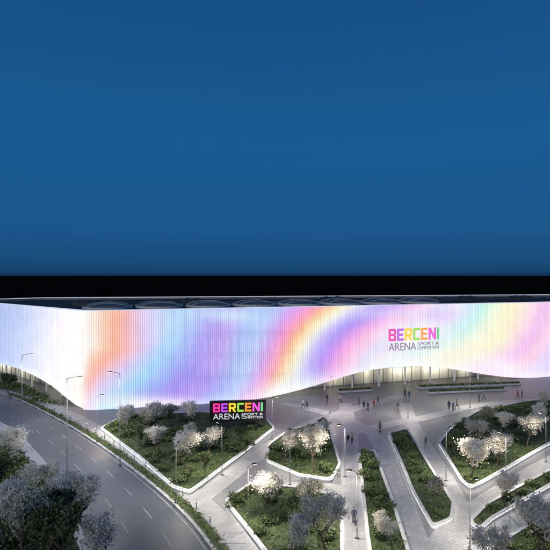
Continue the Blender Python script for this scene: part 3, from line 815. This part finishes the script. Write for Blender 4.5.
# ------------------------------------------------------------------ street lamps
def lamp_proto(hgt, arm, power, r, colr):
    root = empty('street_lamp', (0, 0, 0))
    b = MB(); b.lathe([(0.11, 0), (0.11, 0.05), (r * 1.7, 0.08), (r * 1.6, 0.9), (r * 1.2, 0.95), (r * .8, hgt)], n=10); b.build('pole', M['steel'], root, smooth=True)
    b = MB(); b.box((0, 0, 0.02), (0.36, 0.36, 0.04)); b.build('base_plate', M['darkmetal'], root)
    b = MB(); b.path([(0, 0, hgt - .1), (arm * .4, 0, hgt + .08), (arm, 0, hgt + .12)], [r * .7, r * .6, r * .55], 8); b.build('arm', M['steel'], root, smooth=True)
    b = MB(); b.box((arm + .2, 0, hgt + .13), (0.5, 0.2, 0.07)); b.box((arm + .14, 0, hgt + .18), (0.28, 0.12, 0.04)); hd = b.build('lamp_head', M['darkmetal'], root)
    b = MB(); b.box((arm + .22, 0, hgt + .085), (0.4, 0.16, 0.02)); b.build('lens', M['lens'], hd)
    ld = bpy.data.lights.new('lamp_light', 'SPOT'); ld.energy = power; ld.color = colr; ld.spot_size = math.radians(155); ld.spot_blend = 0.9; ld.shadow_soft_size = 0.25
    lo = bpy.data.objects.new('lamp_light', ld); COL.objects.link(lo); lo.parent = root; lo.location = (arm + .22, 0, hgt + .03)
    return root
tall = lamp_proto(11.5, 1.3, 3600, .042, (0.94, 0.95, 1.0)); small = lamp_proto(6.0, 0.5, 2900, .033, (1.0, 0.91, 0.77))
LAMPS = [
 ('t', 67, 475, 0.2, 'tall road lamp on the verge left of the main road'),
 ('t', 22, 430, 0.2, 'tall road lamp farthest up the main road, near the left edge'),
 ('t', 120, 466, 2.8, 'tall road lamp at the kerb of the main road, left of the long bed'),
 ('s', 176, 504, 1.4, 'slim park lamp at the lower tip of the long planting bed'),
 ('s', 97, 438, 0.6, 'slim park lamp at the left tip of the long planting bed'),
 ('s', 290, 486, 1.6, 'slim park lamp between the diamond bed and bottom centre bed'),
 ('s', 345, 478, 3.0, 'slim park lamp at the right corner of the diamond bed'),
 ('s', 272, 440, 0.2, 'slim park lamp right of the black sign board'),
 ('s', 506, 490, 2.2, 'slim park lamp on the path below the right bed'),
 ('s', 446, 482, 0.4, 'slim park lamp at the bright central path beside the right bed'),
 ('s', 408, 418, 1.0, 'slim park lamp on the open plaza below the entrance arch'),
 ('s', 330, 414, 1.0, 'slim park lamp on the plaza left of the walking people'),
 ('s', 470, 408, 1.0, 'slim park lamp above the right bed near the entrance'),
 ('s', 357, 540, 2.9, 'slim park lamp beside the wedge bed at the bottom'),
 ('s', 546, 463, 2.2, 'slim park lamp by the slanting planted strip at the right edge'),
 ('s', 470, 552, 0.4, 'slim lamp added to brighten trees, at the upper tip of the lower right bed'),  # extra lamp, added to lift the grey crowns around it
 ('s', 248, 532, 0.5, 'slim lamp added to brighten trees, at the left edge of the bottom centre bed'),  # added light source for the blossom trees of this bed
 ('s', 222, 476, 2.4, 'slim lamp added to brighten trees, at the plaza edge of the long bed'),  # invented lamp, put here to whiten the nearby tree crowns
]
ut = us = False
for kd, px, py, rz, lab in LAMPS:
    if kd == 't': o = tall if not ut else copy_tree(tall); ut = True
    else: o = small if not us else copy_tree(small); us = True
    x, y = G(px, py); o.location = (x, y, PZ); o.rotation_euler = (0, 0, rz)
    tag(o, lab, 'street lamp', 'street lamps around the plaza')

# ------------------------------------------------------------------ bollards along the main road pavement
bp = empty('bollard', (0, 0, 0)); b = MB(); b.lathe([(0.085, 0), (0.085, .03), (.06, .05), (.06, .70)], n=10); b.build('post', M['steel'], bp, smooth=True)
b = MB(); b.lathe([(0.055, .70), (.055, .79)], n=10); b.build('light_band', M['bollard_glow'], bp)
b = MB(); b.lathe([(0.065, .79), (.065, .83), (.04, .86)], n=10); b.build('cap', M['steel'], bp)
line = strip(resample([p for p in RR if 46 < p[1] < 92], 3.4), 1.6, 0, .01, MB(), 1)
for i, (x, y) in enumerate(line):
    o = bp if i == 0 else copy_tree(bp); o.location = (x, y, PZ)
    tag(o, 'short steel bollard with glowing band, one of the row along the main road kerb', 'bollard', 'bollards along the main road kerb')

# ------------------------------------------------------------------ people
PLACE = [simple('skin_base', (.5, .31, .22)) for _ in range(4)]
def person_template(legs, arms, lean=0.0):
    V = []; E = []; R = []
    def add(p, r, par=None):
        V.append(p); R.append(r); 
        if par is not None: E.append((par, len(V) - 1))
        return len(V) - 1
    pel = add((0, 0, .96), (.145, .105)); sp_ = add((0, .01, 1.14), (.13, .095), pel); ch = add((0, .02 + lean, 1.34), (.165, .11), sp_)
    ub = add((0, .015 + lean, 1.45), (.10, .075), ch); nk = add((0, .03 + lean, 1.53), (.052, .055), ub)
    hb = add((0, .05 + lean, 1.59), (.068, .078), nk); hm = add((0, .05 + lean, 1.67), (.078, .095), hb); add((0, .04 + lean, 1.755), (.055, .065), hm)
    hands = []
    for s_, sw, lg in ((-1, arms[0], legs[0]), (1, arms[1], legs[1])):
        sh = add((s_ * .175, .01 + lean, 1.43), (.062, .062), ub)
        el = add((s_ * .225, .01 + lean + sw * .12, 1.15), (.048, .05), sh)
        wr = add((s_ * .22, .06 + lean + sw * .30, .94 + abs(sw) * .05), (.03, .034), el)
        hd = add((s_ * .215, .08 + lean + sw * .34, .87 + abs(sw) * .05), (.02, .038), wr); hands.append((Vector(V[hd]), s_))
        hp = add((s_ * .085, 0, .88), (.09, .095), pel)
        kn = add((s_ * .09, .03 + lg * .24, .50 + max(0, abs(lg) - .4) * .03), (.065, .07), hp)
        an = add((s_ * .09, -.03 + lg * .36 - (0.08 if lg < 0 else 0), .095 + (.05 if lg < 0 else 0)), (.045, .05), kn)
        add((s_ * .10, .13 + lg * .36 - (0.08 if lg < 0 else 0), .04), (.036, .03), an)
    me = bpy.data.meshes.new('body'); me.from_pydata([tuple(v) for v in V], E, [])
    o = bpy.data.objects.new('body', me); COL.objects.link(o)
    sk = o.modifiers.new('skin', 'SKIN'); su = o.modifiers.new('sub', 'SUBSURF'); su.levels = 1
    for i, d in enumerate(me.skin_vertices[0].data): d.radius = R[i]; d.use_root = (i == 0)
    dg = bpy.context.evaluated_depsgraph_get(); dg.update()
    m2 = bpy.data.meshes.new_from_object(o.evaluated_get(dg)); bpy.data.objects.remove(o)
    m2.materials.clear()
    for p in PLACE: m2.materials.append(p)
    bm = bmesh.new(); bm.from_mesh(m2)
    for hp_, s_ in hands:
        fb = MB()
        for k in range(4):
            y = -.027 + k * .018; L = (.062, .075, .07, .055)[k]
            p = hp_ + Vector((0, y, -.025)); q = p + Vector((-s_ * .006, .004, -L * .6)); r = q + Vector((-s_ * .016, .006, -L * .4))
            fb.tube(p, q, .0095, .009, 6); fb.tube(q, r, .009, .007, 6)
        p = hp_ + Vector((-s_ * .005, .03, .015)); q = p + Vector((-s_ * .012, .025, -.03)); fb.tube(p, q, .011, .009, 6); fb.tube(q, q + Vector((0, .004, -.028)), .009, .007, 6)
        vs = [bm.verts.new(v) for v in fb.v]
        for f in fb.f: bm.faces.new([vs[i] for i in f])
    nb = MB(); nb.tube((0, .14 + lean, 1.69), (0, .165 + lean, 1.655), .008, .016, 6)
    vs = [bm.verts.new(v) for v in nb.v]
    for f in nb.f: bm.faces.new([vs[i] for i in f])
    for f in bm.faces:
        c = f.calc_center_median(); mi = 1
        if c.z > 1.52: mi = 0
        elif any((c - h).length < .1 and c.z < h.z + .045 for h, _ in hands): mi = 0
        elif c.z < .085: mi = 3
        elif c.z < .93 and abs(c.x) < .185: mi = 2
        f.material_index = mi; f.smooth = True
    bmesh.ops.recalc_face_normals(bm, faces=bm.faces[:]); bm.to_mesh(m2); bm.free()
    n = 12
    hb_ = MB(); rings = 7
    for k in range(rings + 1):
        t = k / rings * math.pi * .58
        for i in range(n):
            a_ = 2 * math.pi * i / n; back = .5 - .5 * math.sin(a_)
            tt = t * (0.78 + .62 * back)
            hb_.v.append((math.sin(tt) * .092 * math.cos(a_), .035 + lean + math.sin(tt) * .112 * math.sin(a_), 1.685 + math.cos(tt) * .105))
    for k in range(rings):
        for i in range(n):
            j = (i + 1) % n; hb_.face([k * n + i, (k + 1) * n + i, (k + 1) * n + j, k * n + j])
    return m2, hb_.mesh('hair', M['black'], smooth=True)
PT = [person_template((.75, -.75), (-.8, .8), .02), person_template((-.65, .65), (.7, -.7), .02), person_template((.05, -.05), (.1, -.05), 0)]
cl = {}
def cloth(n, c):
    if n not in cl: cl[n] = simple(n + '_cloth', c, .85, scale=12, var=.15)
    return cl[n]
CC = {'black': (.02, .02, .022), 'navy': (.03, .04, .08), 'grey': (.14, .14, .15), 'white': (.7, .7, .7), 'red': (.3, .03, .03), 'blue': (.06, .13, .32), 'beige': (.38, .31, .22), 'green': (.04, .08, .04), 'brown': (.10, .065, .04)}
SK = [simple('skin', (.5, .31, .22), .6, var=.08), simple('tan_skin', (.36, .22, .15), .6, var=.08)]
HR = [simple('dark_hair', (.02, .015, .012), .6), simple('brown_hair', (.09, .05, .03), .6)]
SHOE = simple('shoe_leather', (.03, .028, .026), .5)
PEOPLE = [
 (364, 411, 0, 0.3, 'black', 'navy', 'leftmost of three above the wedge bed'),
 (368, 412, 1, 0.5, 'navy', 'black', 'middle of three above the wedge bed'),
 (374, 410, 0, 0.2, 'red', 'grey', 'rightmost of three above the wedge bed'),
 (359, 406, 2, 1.2, 'brown', 'navy', 'behind the group of three above the wedge bed'),
 (378, 406, 1, 1.9, 'black', 'grey', 'behind the group of three, on its right'),
 (303, 409, 0, 1.4, 'white', 'navy', 'before the facade right of the sign board'),
 (307, 410, 1, 1.5, 'black', 'black', 'beside a white top before the facade'),
 (348, 447, 0, 3.3, 'black', 'grey', 'left of a pair beside the diamond bed'),
 (352, 445, 1, 3.1, 'beige', 'navy', 'right of a pair beside the diamond bed'),
 (354, 526, 0, 3.0, 'navy', 'black', 'low on the path beside the wedge bed'),
 (449, 411, 2, 2.8, 'black', 'black', 'standing at the right bed\'s upper left edge'),
 (453, 412, 2, -2.6, 'blue', 'grey', 'standing at the right bed\'s upper left edge'),
 (457, 410, 0, 1.1, 'grey', 'black', 'third of the cluster above the right bed'),
 (479, 402, 0, 2.3, 'green', 'black', 'walking above the right bed'),
 (484, 401, 1, 2.0, 'grey', 'navy', 'walking above the right bed'),
 (518, 400, 0, 1.2, 'red', 'black', 'above the right bed near the edge'),
 (522, 399, 2, 1.0, 'black', 'grey', 'above the right bed near the edge'),
 (405, 399, 0, 0.1, 'brown', 'black', 'below the middle of the entrance arch'),
 (409, 400, 1, 0.0, 'black', 'blue', 'below the middle of the entrance arch'),
 (380, 434, 1, 0.4, 'grey', 'black', 'between the tips of wedge bed and slanting bed'),
 (327, 404, 2, 2.9, 'black', 'brown', 'at the left foot of the arch'),
 (398, 412, 0, -1.0, 'navy', 'grey', 'crossing the plaza left of a slim lamp'),
 (426, 450, 0, 0.3, 'green', 'grey', 'on the path between slanting bed and right bed'),
 (340, 404, 1, 2.2, 'beige', 'brown', 'walking left of the entrance arch'),
]
for i, (px, py, pose, rz, top, bot, where) in enumerate(PEOPLE):
    x, y = G(px, py); bm_, hm_ = PT[pose]
    o = empty('person', (x, y, PZ + .02), rz); k = random.uniform(.93, 1.01); o.scale = (k * 1.04, k * 1.04, k)
    tag(o, 'person in %s top and %s trousers %s' % (top, bot, where), 'person', 'people walking on the plaza')
    me = bm_.copy()
    for j, m in enumerate((SK[i % 2], cloth(top, CC[top]), cloth(bot, CC[bot]), SHOE)): me.materials[j] = m
    link('body', me, o); hc = hm_.copy(); hc.materials[0] = HR[i % 2]; link('hair', hc, o)
